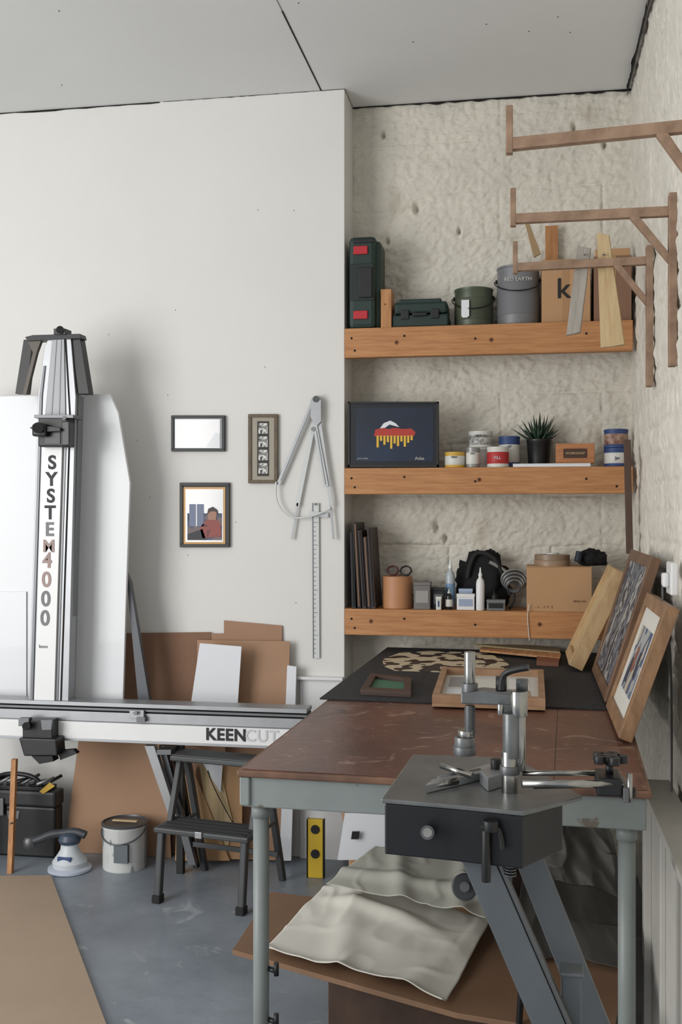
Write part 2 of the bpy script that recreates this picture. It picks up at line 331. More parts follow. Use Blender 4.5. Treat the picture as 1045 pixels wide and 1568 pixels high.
g=G('wooden_box'); ya=4.50; xa,xb=X(852,ya),X(911,ya); z0=S2+.0145; zt=Z(679,880,ya); ow=M('orange_wood',(186,128,84),.5,scale=6,stretch=(1.5,14,14),col2=(160,104,62))
box(g,'bottom',xa,xb,ya,4.56,z0,z0+.006,ow); box(g,'front',xa,xb,ya,ya+.008,z0+.006,zt,ow); box(g,'back',xa,xb,4.552,4.56,z0+.006,zt,ow)
box(g,'side_1',xa,xa+.008,ya+.008,4.552,z0+.006,zt,ow); box(g,'side_2',xb-.008,xb,ya+.008,4.552,z0+.006,zt,ow)
box(g,'plaque',xa+.03,xb-.03,ya-.0015,ya,z0+.022,zt-.022,M('plaque',(70,44,30),.5),0); text(g,'stamp','WORKSHOP',((xa+xb)/2,ya-.003,(z0+zt)/2),.014,palew); g.done()
# ---- shelf 3
g=G('picture_frames_stack'); bf=M('brown_frame',(56,40,34),.5)
for i,(xb_,xt,yt,m) in enumerate(((539,536,815,black),(549,541,800,blackm),(558,548,812,bf),(567,556,822,black),(575,562,808,bf))):
    p=V((max(X(xb_,4.49),XJ+.012+i*.027)-.004*i,4.49,S3)); q=V((max(at(xt,yt,4.49).x,XJ+.006+i*.018),4.49,Z(yt,xt,4.49)))
    obox(g,'frame_%d'%i,p,(.018,0,0),(0,.2,0),q-p,m,.002)
    obox(g,'lip_%d'%i,p+V((.005,-.004,.01)),(.006,0,0),(0,.004,0),(q-p)*.96,card2 if i%2 else blackm,.0005)
g.done()
g=G('kraft_tape_roll'); Yp=4.56; cx=X(609,Yp); r=.065; h=Z(883,608,4.5)-S3
lathe(g,'roll',(cx,Yp,S3),[(r*.97,0),(r,.002),(r,h-.002),(r*.97,h),(r*.62,h),(r*.6,h-.002),(r*.6,.01),(.001,.01)],M('kraft_roll',(184,132,94),.5,var=.1)); g.done()
g=G('scissors')
for q,xx in ((-1,602),(1,622)):
    pc=V((X(xx,4.53),4.53,S3+h+.024)); tube(g,'handle',[pc+V((.024*math.cos(a),0.01*math.sin(a),.02*math.sin(a))) for a in [2*math.pi*i/10 for i in range(10)]],.004,M('scissor_red',(70,24,30),.4) if q<0 else black,cyc=True)
    obox(g,'blade',pc+V((0,.012,-.022)),(.012,0,0),(-q*.03,.10,0),(0,0,.003),chrome,0)
g.done()
def bx3(name,x0,x1,yt,mat,Y0=4.49,Y1=4.56,base=S3,extra=None,lab=None):
    g=G(name); xa,xb=X(x0,Y0),X(x1,Y0); zt=Z(yt,(x0+x1)/2,Y0)
    box(g,'body',xa,xb,Y0,Y1,base,zt-.012,mat,.003)
    box(g,'lid',xa-.001,xb+.001,Y0-.001,Y1+.001,zt-.012,zt+.001,extra or mat,.001)
    if lab: box(g,'label',xa+.008,xb-.008,Y0-.002,Y0,base+(zt-base)*.25,base+(zt-base)*.7,lab,0)
    g.done(); return zt+.001
bx3('grey_card_box',634,659,892,M('gbox',(112,110,108),.6),lab=M('gbox2',(150,148,146),.6))
bx3('dark_card_box',634,668,900,M('dbox',(52,52,55),.6),4.6,4.68)
bx3('black_staple_box',662,681,900,black,4.52,4.55,lab=alud)
bx3('white_card_box',700,727,910,whitep,4.50,4.55,lab=M('blueish',(150,165,190),.6))
bx3('blue_card_box',703,724,902,M('paleblue',(160,176,200),.6),4.555,4.585)
bx3('staple_packet',746,774,919,M('packet',(110,112,112),.4),4.49,4.54,lab=black)
bx3('battery_pack',668,676,914,tw,4.485,4.505,lab=tb)
def bottle(name,xc,w,yt,Y,body,cap,lab=None):
    g=G(name); r=w/2; h=Z(yt,xc,Y)-S3; cx=X(xc,Y)
    lathe(g,'body',(cx,Y,S3),[(r*.9,0),(r,.004),(r,h*.62),(r*.85,h*.7),(r*.4,h*.76),(r*.4,h*.8)],body)
    lathe(g,'cap',(cx,Y,S3+h*.8),[(r*.45,0),(r*.45,h*.05),(r*.25,h*.08),(r*.14,h*.2),(.001,h*.2)],cap)
    if lab: lathe(g,'label',(cx,Y,S3+h*.15),[(r*1.0,0),(r*1.02,.001),(r*1.02,h*.35),(r*1.0,h*.351)],lab)
    g.done()
bottle('glue_bottle',690,.040,855,4.575,M('clear_white',(176,184,190),.3),whitep,lab=M('bluelabel',(120,150,180),.5))
bottle('glue_bottle',736,.036,869,4.51,whitep,whitep)
bottle('ink_bottle',688,.03,902,4.52,M('darkglass',(34,34,38),.2),tw,lab=tw)
bottle('sealant_bottle',757,.028,902,4.562,M('darkgrey',(50,50,52),.4),black)
def blob(name,ce,rad,mat,amp=.25,fr_=6,flat=S3,oct_=4):
    g=G(name); vs=[];n=40;m=26
    for j in range(m+1):
        ph=math.pi*j/m
        for i in range(n):
            t=2*math.pi*i/n; d=V((math.sin(ph)*math.cos(t),math.sin(ph)*math.sin(t),math.cos(ph)))
            k=1+amp*nz(d.x*fr_*.4+ce[0]*9,d.y*fr_*.4,d.z*fr_*.4,oct_)
            p=V(ce)+V((d.x*rad[0],d.y*rad[1],d.z*rad[2]))*k; p.z=max(p.z,flat); vs.append(p)
    fs=[(j*n+i,j*n+(i+1)%n,(j+1)*n+(i+1)%n,(j+1)*n+i) for j in range(m) for i in range(n)]
    g.add(mkobj('cloth',vs,fs,mat,True)); return g
bc=M('black_cloth',(15,15,17),.85)
g=blob('black_canvas_bag',(X(740,4.64),4.645,S3+.10),(.115,.035,.135),bc,.3,7)
tube(g,'strap',[(X(716,4.6),4.605,S3+.13),(X(722,4.6),4.605,S3+.23),(X(742,4.6),4.61,S3+.245),(X(765,4.6),4.605,S3+.20),(X(782,4.6),4.60,S3+.06)],.010,rubber)
tube(g,'strap_2',[(X(750,4.6),4.60,S3+.20),(X(775,4.6),4.61,S3+.17),(X(795,4.6),4.61,S3+.10)],.009,tg); g.done()
g=G('coiled_cable')
for i in range(8):
    r=.028+.004*i; cc=V((X(788,4.53),4.51+.005*i,S3+.10+.004*i)); tube(g,'loop',[cc+V((r*math.cos(a),.01*math.sin(a*2),r*.8*math.sin(a))) for a in [2*math.pi*k/12 for k in range(12)]],.004,tg if i%2 else M('cablegrey',(60,62,66),.5),cyc=True)
tube(g,'tail',[(X(787,4.53),4.53,S3+.08),(X(792,4.53),4.52,S3+.04),(X(780,4.53),4.53,S3+.005)],.005,rubber); g.done()
g=G('cardboard_carton'); ya=4.49; xa,xb=X(807,ya),X(907,ya); zt=Z(869,850,ya)
box(g,'body',xa,xb,ya,4.66,S3,zt,kraft,.002); box(g,'flap_1',xa,xb,ya,4.57,zt+.0005,zt+.004,kraft,0); box(g,'flap_2',xa,xb,4.574,4.66,zt+.0005,zt+.004,kraft,0)
text(g,'print_marks','- + -  I  ^  Y',(xa+.07,ya-.002,S3+.018),.016,card2); text(g,'maker_print','BROS LAU',(xb-.05,ya-.002,S3+.045),.011,card2)
tube(g,'cord',[(xa+.01,4.478,S3+.03),(xa+.004,4.476,S3-.0),(xa+.006,4.474,S3-.07),(xa+.012,4.474,S3-.12)],.0018,tw)
g.done()
ZT=zt+.0045
g=G('tape_roll'); cx=X(846,4.57); r=.076
lathe(g,'tape',(cx,4.57,ZT),[(r,0),(r,.022),(r*.98,.024),(r*.45,.024),(r*.42,.022),(r*.42,.002),(r*.42,0)],M('tan_tape',(150,125,100),.4))
lathe(g,'tape_upper',(cx,4.57,ZT+.0245),[(r*.97,0),(r*.97,.022),(r*.5,.024),(r*.36,.024),(r*.34,.02),(r*.34,0)],M('tan_tape_2',(138,116,96),.4))
lathe(g,'core',(cx,4.57,ZT+.02),[(r*.38,0),(r*.38,.034),(r*.26,.034),(r*.24,.01),(.001,.01)],tw); g.done()
g=blob('rolled_black_gloves',(X(908,4.58),4.58,ZT+.03),(.06,.05,.035),bc,.3,6,flat=ZT+.001)
tube(g,'cuff',[(X(885,4.52),4.52,ZT+.02),(X(888,4.52),4.53,ZT+.06)],.014,M('navy',(28,36,52),.5)); g.done()
# ================= WALL PICTURES
def frame(name,x0,y0,x1,y1,w,mat,mount,inner,Y=4.482):
    g=G(name)
    fr(g,'backing',x0+1,y0+1,x1-1,y1-1,Y+.008,.009,card2,0)
    for a_,b_,cc,d in ((x0,y0,x1,y0+w),(x0,y1-w,x1,y1),(x0,y0+w,x0+w,y1-w),(x1-w,y0+w,x1,y1-w)): fr(g,'rail',a_,b_,cc,d,Y,.017,mat,.001)
    fr(g,'mount',x0+w,y0+w,x1-w,y1-w,Y+.006,.002,mount,0)
    inner(g,Y+.0045); g.done()
glare=M('painted_glare',(238,238,240),.12,var=.05,scale=10)  # bright reflection off picture glass, painted in as a pale colour
def pale(g,Y):
    fr(g,'print',268,642,337,686,Y,.001,glare,0); fp(g,'haze',[(316,684),(330,662),(336,664),(336,685)],Y-.001,.001,M('pale_hill',(216,219,223),.15),0)
frame('picture_frame',262,636,344,691,4,black,M('mount_grey',(150,154,158),.6),pale)
def strip(g,Y):
    fr(g,'slot',394,645,412,729,Y,.001,M('mount_dark',(44,42,40),.6),0)
    ph=patches('portrait_print',[(15,15,15),(120,120,118),(210,210,205),(40,40,40)],40)
    for i in range(4): fr(g,'photo_%d'%i,396,648+i*20.4,410,664+i*20.4,Y-.001,.001,ph,0)
frame('photo_strip_frame',380,634,425,740,5,M('olive_wood',(104,86,62),.5,scale=8,stretch=(10,10,2),col2=(74,62,46)),M('mount_beige',(160,154,140),.7),strip)
gold=M('gold_slip',(190,148,92),.5,.2)
def art(g,Y):
    fr(g,'gold',281,746,345,833,Y,.001,gold,0); fr(g,'mat',284,749,342,830,Y-.001,.001,glare,0)
    fr(g,'room_scene',287,786,340,827,Y-.002,.001,patches('interior_painting',[(34,40,58),(66,74,98),(112,96,96),(52,58,84)],14,2),0)
    fr(g,'window_left',290,772,312,806,Y-.003,.001,M('pt_blue',(94,106,136),.4),0); fr(g,'mullion',300,772,302,806,Y-.004,.001,paper,0)
    fp(g,'sitter_coat',[(306,808),(316,796),(330,794),(338,802),(339,822),(310,824)],Y-.003,.001,patches('pt_red',[(70,34,38),(140,66,60),(100,48,50)],30,2),0)
    fp(g,'sitter_head',[(319,796),(318,785),(325,779),(332,785),(331,796)],Y-.004,.001,M('pt_skin',(160,118,98),.5),0); fp(g,'sitter_hair',[(317,788),(319,779),(326,776),(333,781),(334,788),(330,783),(322,783)],Y-.005,.001,M('pt_hair',(52,36,30),.5),0)
    fp(g,'table_cloth',[(287,818),(310,810),(316,827),(287,827)],Y-.003,.001,M('pt_dark',(34,32,40),.5),0)
frame('painting_frame',275,739,351,838,5,black,black,art)
g=G('layout_compass'); st=M('satin_plastic',(182,184,186),.35,.3); st2=M('clear_ruler',(208,211,211),.2)
def bar(n,x0,y0,x1,y1,w,Y,m,th=.004):
    d=V((x1-x0,y1-y0)); d.normalize(); nx,ny=-d.y*w/2,d.x*w/2
    fp(g,n,[(x0+nx,y0+ny),(x1+nx,y1+ny),(x1-nx,y1-ny),(x0-nx,y0-ny)],Y,th,m,.0005)
bar('leg_left',482,610,426,742,6,4.475,alu); bar('leg_right',484,612,508,775,6,4.470,st); bar('point_right',506,770,511,826,3.5,4.472,alu)
bar('inner_leg_left',480,650,455,775,7,4.480,st2); bar('point_left',456,770,447,826,3,4.480,alu); bar('inner_leg_right',482,650,500,745,7,4.463,st)
bar('groove_left',478,622,430,736,1.2,4.474,alud,.001); bar('groove_right',485,660,499,742,1.2,4.462,alud,.001)
fp(g,'hinge_plate',[(476,612),(484,606),(492,613),(492,645),(486,652),(476,640)],4.461,.006,alu)
cyl(g,'hinge',at(484,611,4.455),at(484,611,4.5),.014,alud); cyl(g,'pivot',at(480,657,4.458),at(480,657,4.47),.010,alu)
tube(g,'arc',[at(x,y,4.468) for x,y in ((423,738),(421,757),(428,778),(441,790),(456,794),(476,791),(497,784),(507,778))],.004,st2)
g.done()
g=G('hanging_ruler'); bar('blade',484,770,485,1008,9,4.489,st2,.003); bar('edge',479,770,480,1008,1.4,4.487,alud,.002); bar('head',474,786,503,789,7,4.484,st,.005)
for i in range(30): bar('tick_%d'%i,480,800+i*6.9,484 if i%5 else 487,800+i*6.9,.8,4.488,alud,.001)
cyl(g,'nail',at(483,772,4.475),at(483,772,4.5),.004,alud); g.done()
# ================= PANEL CUTTER
g=G('vertical_panel_cutter')
fp(g,'backboard',[(-60,608),(168,603),(181,632),(199,740),(194,880),(188,1078),(-60,1074)],4.27,.018,whiteb,.002)
fp(g,'lower_board',[(-60,906),(40,906),(40,1070),(-60,1070)],4.262,.006,whiteb)
fp(g,'column_core',[(77,512),(108,512),(116,606),(104,1104),(43,1104),(58,606),(68,530)],4.12,.06,alu,.002)
fp(g,'column_face',[(66,684),(95,684),(82,1100),(51,1100)],4.108,.012,whitep,.001)
fp(g,'column_upper_face',[(80,516),(98,516),(100,640),(68,640)],4.114,.006,M('column_grey',(150,152,154),.5,.3),.001)
fp(g,'column_slot',[(99,520),(101,520),(108,640),(93,1100),(91,1100),(106,640)],4.117,.003,dark,0)
fp(g,'column_slot_2',[(86,520),(87,520),(79,640),(77,640)],4.112,.003,alud,0); fp(g,'column_slot_3',[(93,520),(94,520),(91,640),(89,640)],4.112,.003,alud,0)
fp(g,'column_edge',[(66,560),(69,560),(64,606),(49,1100),(45,1100),(60,606)],4.114,.006,alud,0)
fp(g,'column_fluting',[(101,640),(102.5,640),(87.5,1100),(86,1100)],4.117,.003,alud,0)
fp(g,'side_bar',[(116,606),(121,606),(107,1078),(103,1078)],4.14,.05,M('greybar',(120,122,126),.4,.5),.001)
fp(g,'top_plate',[(38,516),(50,513),(122,511),(124,518),(42,522)],4.11,.06,blackm)
fp(g,'arm_left',[(36,520),(50,520),(40,603),(23,603)],4.15,.04,black); fp(g,'arm_left_face',[(40,518),(64,518),(56,540),(40,604),(34,604),(50,540)],4.12,.02,M('bronze',(84,78,72),.5,.3))
fp(g,'arm_right',[(108,514),(122,514),(136,603),(120,603)],4.13,.05,black)
fr(g,'clamp_block',82,503,100,512,4.1,.06,black); cyl(g,'clamp_knob',at(92,505,4.09),at(92,505,4.15),.016,black)
fr(g,'carriage',58,637,104,684,4.06,.07,black,.006); fr(g,'carriage_top',52,635,112,640,4.05,.1,alud); fr(g,'blade_head',48,649,70,668,4.02,.05,black,.008)
cyl(g,'knob',at(58,655,4.0),at(58,655,4.05),.022,black); fp(g,'lever',[(45,655),(55,650),(92,655),(92,660),(56,662)],4.03,.012,blackm); fr(g,'grip',94,645,106,682,4.05,.05,M('carr_grey',(48,49,52),.4),.004)
fr(g,'carriage_vent',68,662,92,680,4.057,.004,M('carr_grey',(48,49,52),.4),.001)
cyl(g,'bolt',at(98,640,4.045),at(98,640,4.06),.008,alu)
d1=M('ink_dark',(34,36,42),.6); d2=M('ink_faded',(160,138,134),.6); d3=M('ink_grey',(120,120,124),.6)
for i,ch in enumerate('SYSTEM'):
    pt=at(79.5-i*1.0,709+i*25.6,4.106); text(g,'letter',ch,pt,.079 if ch!='M' else .07,(d1,d1,d1,d1,d3,d2)[i],off=.002,sx=1.0)
for i,ch in enumerate('4000'):
    pt=at(72-i*1.1,859+i*29.5,4.106); text(g,'digit',ch,pt,.088,(d2,d2,d3,d3)[i],off=.002,sx=.95)
text(g,'small_mark','keen',at(66,990,4.106),.020,d3)
def rail(n,x0,x1,yt0,yb0,Y,th,m,bev=.001):
    zt=at(300,yt0,Y).z; zb=at(300,yb0,Y).z; box(g,n,at(x0,1100,Y).x,at(x1,1100,Y).x,Y,Y+th,zb,zt,m,bev)
rail('rail_top',-90,470,1081,1087,4.09,.10,alu); rail('rail_groove_1',-90,470,1087,1089.5,4.10,.08,dark,0); rail('rail_mid',-90,470,1089.5,1093,4.085,.09,alud)
rail('rail_groove_2',-90,470,1093,1095.5,4.10,.08,dark,0); rail('rail_band',-90,470,1095.5,1110,4.088,.09,alu); rail('rail_line',-90,470,1110,1112,4.09,.08,alud,0); rail('rail_face',-90,470,1112,1138,4.08,.09,whitep); rail('rail_lip',-90,470,1138,1142,4.075,.09,alu)
text(g,'maker_bold','KEEN',at(346,1126,4.078),.066,black,off=.0022,sx=1.0,sp=1.08); text(g,'maker_light','CUT',at(401,1128,4.078),.066,M('ink_pale',(196,199,203),.6),off=.001,sp=1.08)
fr(g,'rail_clip',198,1088,220,1100,4.07,.02,alu); fr(g,'clip_tab',209,1098,222,1106,4.065,.02,alud); cyl(g,'clip_knob',at(207,1092,4.05),at(207,1092,4.07),.008,alu)
fr(g,'lower_carriage',34,1103,80,1135,4.02,.06,black,.004); fp(g,'lower_carriage_body',[(28,1130),(86,1132),(88,1158),(36,1158)],4.0,.08,black,.006); cyl(g,'lower_knob',at(40,1112,3.98),at(40,1112,4.02),.016,black); fr(g,'lower_plate',28,1100,44,1112,4.01,.03,alud)
fp(g,'lower_plate_2',[(62,1103),(80,1103),(78,1118),(64,1118)],4.01,.012,alud); fp(g,'lower_tab',[(88,1150),(112,1148),(118,1154),(92,1164)],4.05,.03,black)
fp(g,'lower_nose',[(48,1158),(80,1158),(82,1166),(60,1170)],4.01,.05,blackm)
fp(g,'rear_strut',[(193,878),(199,892),(230,1080),(212,1080)],4.30,.03,M('strut_grey',(92,95,100),.5,.3))
fp(g,'stand_leg_1',[(221,1142),(236,1142),(272,1254),(261,1258)],4.14,.03,alu); fp(g,'stand_leg_2',[(243,1142),(252,1142),(300,1325),(288,1325)],4.18,.03,alud); fp(g,'stand_leg_dark',[(262,1142),(272,1142),(303,1330),(296,1330)],4.24,.03,black)
fr(g,'stand_foot',240,1148,262,1156,4.12,.08,alud)
p=at(-40,1140,4.2); box(g,'stand_leg_far',p.x-.02,p.x+.02,4.18,4.22,0,p.z,alud)
zf=at(262,1142,4.2).z; p=at(275,1140,4.2); box(g,'stand_post',p.x-.015,p.x+.015,4.2,4.23,0,zf+.02,black)
g.done()
# ================= SHEETS leaning on the wall
def sheet(name,p2,Yb,Yt,mat,th=.004):
    z1=max(at(x,y,(Yb+Yt)/2).z for x,y in p2)
    pts=[]
    for x,y in p2:
        zz=at(x,y,(Yb+Yt)/2).z; Y=Yb+(Yt-Yb)*max(0,zz)/z1; p=at(x,y,Y); p.z=max(p.z,.001); pts.append(V((p.x,Y,p.z)))
    g=G(name); prism(g,'sheet',pts,(0,th,0),mat,.0005); return g.done()
sheet('cardboard_sheet',[(150,970),(323,968),(323,1310),(110,1310)],4.43,4.485,card2)
sheet('cardboard_sheet',[(240,970),(343,970),(343,950),(432,958),(430,1312),(240,1312)],4.44,4.49,M('cardb',(162,128,104),.85,var=.06,scale=4))
sheet('cardboard_sheet',[(302,980),(444,982),(437,1318),(300,1318)],4.41,4.46,card)
g=G('white_card_sheet'); Yq=4.365
fp(g,'sheet',[(306,985),(370,990),(360,1142),(283,1142)],Yq,.003,paper,0); fp(g,'stiffener',[(300,1142),(345,1142),(345,1308),(300,1308)],Yq+.004,.003,card,0); g.done()
sheet('white_card_sheet',[(440,1019),(454,1021),(446,1318),(428,1318)],4.39,4.44,paper,.012)
sheet('cardboard_sheet',[(120,1135),(255,1135),(262,1318),(98,1314)],4.385,4.40,card)
g=G('cut_card_offcuts'); fp(g,'triangle_1',[(273,1190),(293,1172),(352,1318),(268,1318)],4.335,.005,kraft); fp(g,'triangle_2',[(305,1170),(335,1170),(357,1260),(345,1318),(318,1260)],4.345,.004,palew); fp(g,'paper_flag',[(305,1160),(342,1160),(338,1215)],4.33,.002,paper)
tube(g,'cut_edge',[at(318,1180,4.325),at(325,1205,4.325),at(357,1260,4.325)],.002,dark); fp(g,'panel',[(335,1160),(372,1160),(370,1316),(330,1316)],4.352,.006,kraft); g.done()
# ================= FLOOR OBJECTS
g=G('plywood_floor_sheet'); pts=[onz(-250,1345,.012),onz(78,1340,.012),onz(163,1568,.012)]; d=(pts[2]-pts[1]).normalized(); pts.append(pts[2]+d*1.2); pts.append(pts[0]+d*2.2)
for p in pts: p.z=.0005
prism(g,'sheet',pts,(0,0,.012),M('floor_ply',(168,148,128),.7,var=.08,scale=3)); g.done()
g=G('toolbox'); xa,xb=X(-45,4.3),X(86,4.3); y0_,y1_=4.29,4.37
box(g,'tub',xa,xb,y0_,y1_,0,.22,black,.01); box(g,'lid',xa-.005,xb+.005,y0_-.01,y1_+.005,.22,.29,M('dgrey',(34,35,38),.5),.012); box(g,'latch_2',xa+.12,xa+.17,y0_-.02,y0_-.01,.18,.255,alud)
fp(g,'yellow_tab',[(60,1212),(76,1198),(84,1204),(66,1216)],y0_-.014,.004,M('tool_yellow',(185,150,50),.5)); fp(g,'badge',[(10,1242),(30,1242),(28,1254),(12,1254)],y0_-.004,.004,alud)
tube(g,'handle',[(xa+.08,4.33,.29),(xa+.09,4.33,.35),(xb-.09,4.33,.35),(xb-.08,4.33,.29)],.01,black); box(g,'tray',xa+.05,xb-.03,y0_,y1_,.29,.305,blackm)
for i in range(9): 
    xx=xa+.06+.035*i; cyl(g,'tool_%d'%i,(xx,4.31,.312),(xx+.06,4.36,.32+.012*(i%3)),.007,[alud,blackm,alu,black,blackm][i%5])
g.done()
g=G('timber_batten'); a=onz(10,1338,0); prism(g,'batten',[a,a+V((.022,0,0)),a+V((-.01,.1,.45)),a+V((-.032,.1,.45))],(0,.02,0),woodz); cyl(g,'screw_head',a+V((.005,.02,.2)),a+V((.005,.04,.2)),.003,alud); g.done()
g=G('orbital_sander'); ce=onz(102,1336,0); cx,cy=ce.x,ce.y+.03; blu=M('sander_blue',(62,74,92),.4)
lathe(g,'pad',(cx,cy,0),[(.085,0),(.09,.004),(.09,.014),(.075,.02)],M('pad',(186,194,208),.5)); lathe(g,'skirt',(cx,cy,.02),[(.07,0),(.072,.02),(.05,.05),(.038,.07),(.036,.09),(.04,.095)],M('sander_white',(198,204,210),.4))
lathe(g,'head',(cx,cy,.115),[(.042,0),(.048,.015),(.04,.035),(.02,.045),(.001,.045)],blu)
tube(g,'grip',[(cx+.07,cy,.15),(cx+.03,cy,.165),(cx-.02,cy,.155),(cx-.08,cy-.01,.15),(cx-.13,cy-.02,.125),(cx-.17,cy-.02,.115)],.017,M('sander_grey',(52,56,62),.5)); lathe(g,'grip_end',(cx-.17,cy-.02,.09),[(.02,0),(.026,.01),(.026,.035),(.018,.045)],alud); box(g,'collar',cx-.03,cx+.03,cy-.057,cy-.045,.05,.07,tb); g.done()
g=G('open_paint_bucket'); ce=onz(178,1338,0); r=.095; cx,cy=ce.x,ce.y+r
pw=patches('drippy_white',[(96,104,106),(150,158,160),(214,216,214),(204,206,204)],7,3,(1,1,.4))
lathe(g,'bucket',(cx,cy,0),[(r*.95,0),(r*.97,.004),(r*.98,.17),(r*1.02,.175),(r*1.02,.185),(r*.93,.185),(r*.91,.15),(.001,.15)],pw)
lathe(g,'rim',(cx,cy,.183),[(r*1.04,0),(r*1.05,.006),(r*.96,.01),(r*.95,.004)],alud); box(g,'stirrer',cx-.05,cx+.06,cy-.02,cy,.194,.199,palew); lathe(g,'paint',(cx,cy,.16),[(r*.9,0),(r*.9,.01),(.001,.01)],tw)
box(g,'side_label',cx-.01,cx+.05,cy-r-.003,cy-r+.03,.045,.12,M('bucket_grey',(96,104,110),.6),0)
tube(g,'handle',[(cx+r*1.03*math.cos(a),cy-r*1.05*math.sin(a),.17-.05*math.sin(a)) for a in [math.pi*i/10 for i in range(11)]],.003,alud); g.done()
g=G('folding_step_stool'); A=onz(238,1380,0); B=onz(376,1400,0); ex=(B-A).normalized(); ey=V((-ex.y,ex.x,0)); W=(B-A).length
lad=M('ladder_grey',(72,74,76),.5,.2,var=.15,scale=12)
def L(a,b_,z): p=A+ex*a+ey*b_; p.z=z; return p
obox(g,'lower_step',L(-.01,0,.262),ex*(W+.02),ey*.17,V((0,0,.022)),lad,.006)
for i in range(4): obox(g,'tread_%d'%i,L(.01,.012+i*.039,.284),ex*(W-.02),ey*.02,V((0,0,.002)),M('tread_dark',(50,50,52),.7),0)
obox(g,'upper_step',L(-.035,.17,.50),ex*(W+.03),ey*.14,V((0,0,.022)),lad,.006)
obox(g,'upper_tread',L(-.03,.18,.522),ex*(W+.02),ey*.12,V((0,0,.002)),M('tread_grey',(98,100,102),.5,.3),0)
for a in (0,W-.028):
    obox(g,'front_leg',L(a,-.02,0),ex*.028,ey*.03,V((0,0,.262))+ey*.03,lad,.006)
    obox(g,'rail',L(a-.004,.08,.25),ex*.022,ey*.03,V((0,0,.26))+ey*.13-ex*.02,lad,.003)
    obox(g,'rear_leg',L(a,.37,0),ex*.025,ey*.03,V((0,0,.5))-ey*.12-ex*.02,lad,.004)
    obox(g,'foot',L(a-.003,-.025,0),ex*.034,ey*.04,V((0,0,.03)),rubber,.003)
    obox(g,'stay',L(a+.005,.12,.25),ex*.012,ey*.18,V((0,0,.012)),lad)
obox(g,'cross_bar',L(0,.30,.12),ex*W,ey*.012,V((0,0,.02)),lad); obox(g,'clip',L(W*.45,-.006,.262),ex*.03,ey*.006,V((0,0,.025)),alu); g.done()
g=G('spirit_level'); p=at(483,1255,4.25)
lv=M('level_yellow',(215,182,50),.5); box(g,'body',p.x-.032,p.x+.032,4.25,4.275,0.0,p.z,lv,.003)
for q in (.06,.16): cyl(g,'vial_%d'%int(q*100),(p.x,4.245,p.z-q+.02),(p.x,4.28,p.z-q+.02),.018,black)
box(g,'edge',p.x-.036,p.x-.032,4.245,4.28,0,p.z,black); box(g,'edge_2',p.x+.032,p.x+.036,4.245,4.28,0,p.z,black); g.done()
# ================= TABLE
TO=V((-.669,2.387,0)); tx=V((.9993,-.0367,0)); tyv=V((.0367,.9993,0)); TZ=.9; TW=.933; TL=2.24
def T(a,b_,z): p=TO+tx*a+tyv*b_; p.z=z; return p
tt=M('worn_leather_top',(114,76,64),.36,scale=2.5,col2=(80,52,45),bump=.15,bscale=30)
overlay(tt,(142,116,100),9,.60,.72,2.2); overlay(tt,(52,36,32),6,.62,.74,1.0); overlay(tt,(150,130,114),34,.70,.74,.3,4)
tedge=M('table_edge',(126,92,72),.6,scale=8,col2=(84,60,48)); tpaint=M('grey_green_enamel',(132,139,138),.45,var=.12,scale=6); overlay(tpaint,(104,96,86),16,.66,.70,1.0)
def tb3(g,n,a0,a1,b0,b1,z0,z1,m,bev=.002): return obox(g,n,T(a0,b0,z0),tx*(a1-a0),tyv*(b1-b0),V((0,0,z1-z0)),m,bev)
g=G('workbench')
tb3(g,'top',0,TW,0,TL,TZ-.018,TZ-.002,tedge,.004); tb3(g,'covering',.010,TW-.010,.010,TL-.01,TZ-.002,TZ,tt,.001)
tb3(g,'seam',.725,.7265,.01,TL,TZ-.0005,TZ+.0003,dark,0)
tb3(g,'apron_front',.01,TW-.01,.012,.03,TZ-.09,TZ-.018,tpaint,.004); tb3(g,'apron_left',.01,.028,.03,TL-.03,TZ-.09,TZ-.018,tpaint); tb3(g,'apron_right',TW-.028,TW-.01,.03,TL-.03,TZ-.09,TZ-.018,tpaint); tb3(g,'apron_rear',.01,TW-.01,TL-.03,TL-.012,TZ-.09,TZ-.018,tpaint)
tb3(g,'corner_cap',.005,.03,.005,.05,TZ-.086,TZ-.019,tpaint,.004)
for a,b_ in ((.045,.05),(TW-.05,.05),(.045,TL-.06),(TW-.05,TL-.06)): 
    cyl(g,'leg',T(a,b_,0),T(a,b_,TZ-.088),.019,tpaint); cyl(g,'leg_foot',T(a,b_,0),T(a,b_,.02),.024,rubber)
    cyl(g,'collar',T(a,b_,TZ-.12),T(a,b_,TZ-.09),.0225,tpaint)
for z in (.42,.30): 
    cyl(g,'hook_%d'%int(z*100),T(.063,.05,z),T(.085,.04,z),.006,black); cyl(g,'hook_tip',T(.085,.04,z-.01),T(.085,.04,z+.02),.006,black)
tb3(g,'runner',.4,.43,.03,TL-.03,TZ-.06,TZ-.018,tpaint)
g.done()
g=G('cutting_mat'); mm=M('black_felt_mat',(44,46,50),.75,scale=90,col2=(24,25,28),bump=.3,bscale=120)
tb3(g,'mat',-.02,TW-.03,.93,TL-.01,TZ+.0005,TZ+.006,mm,.001); g.done(); MZ=TZ+.0062
def flat(g,n,p2,z,th,m,bev=.0005):
    return prism(g,n,[onz(x,y,z) for x,y in p2],(0,0,th),m,bev)
g=G('paper_cutouts'); flat(g,'backing',[(586,1010),(612,1000),(660,997),(745,1000),(768,1008),(780,1018),(765,1028),(690,1030),(605,1027),(588,1020)],MZ,.001,patches('leafy_cutouts',[(30,32,34),(206,194,166)],13,1,(1,.8,1),two=.47),0); g.done()
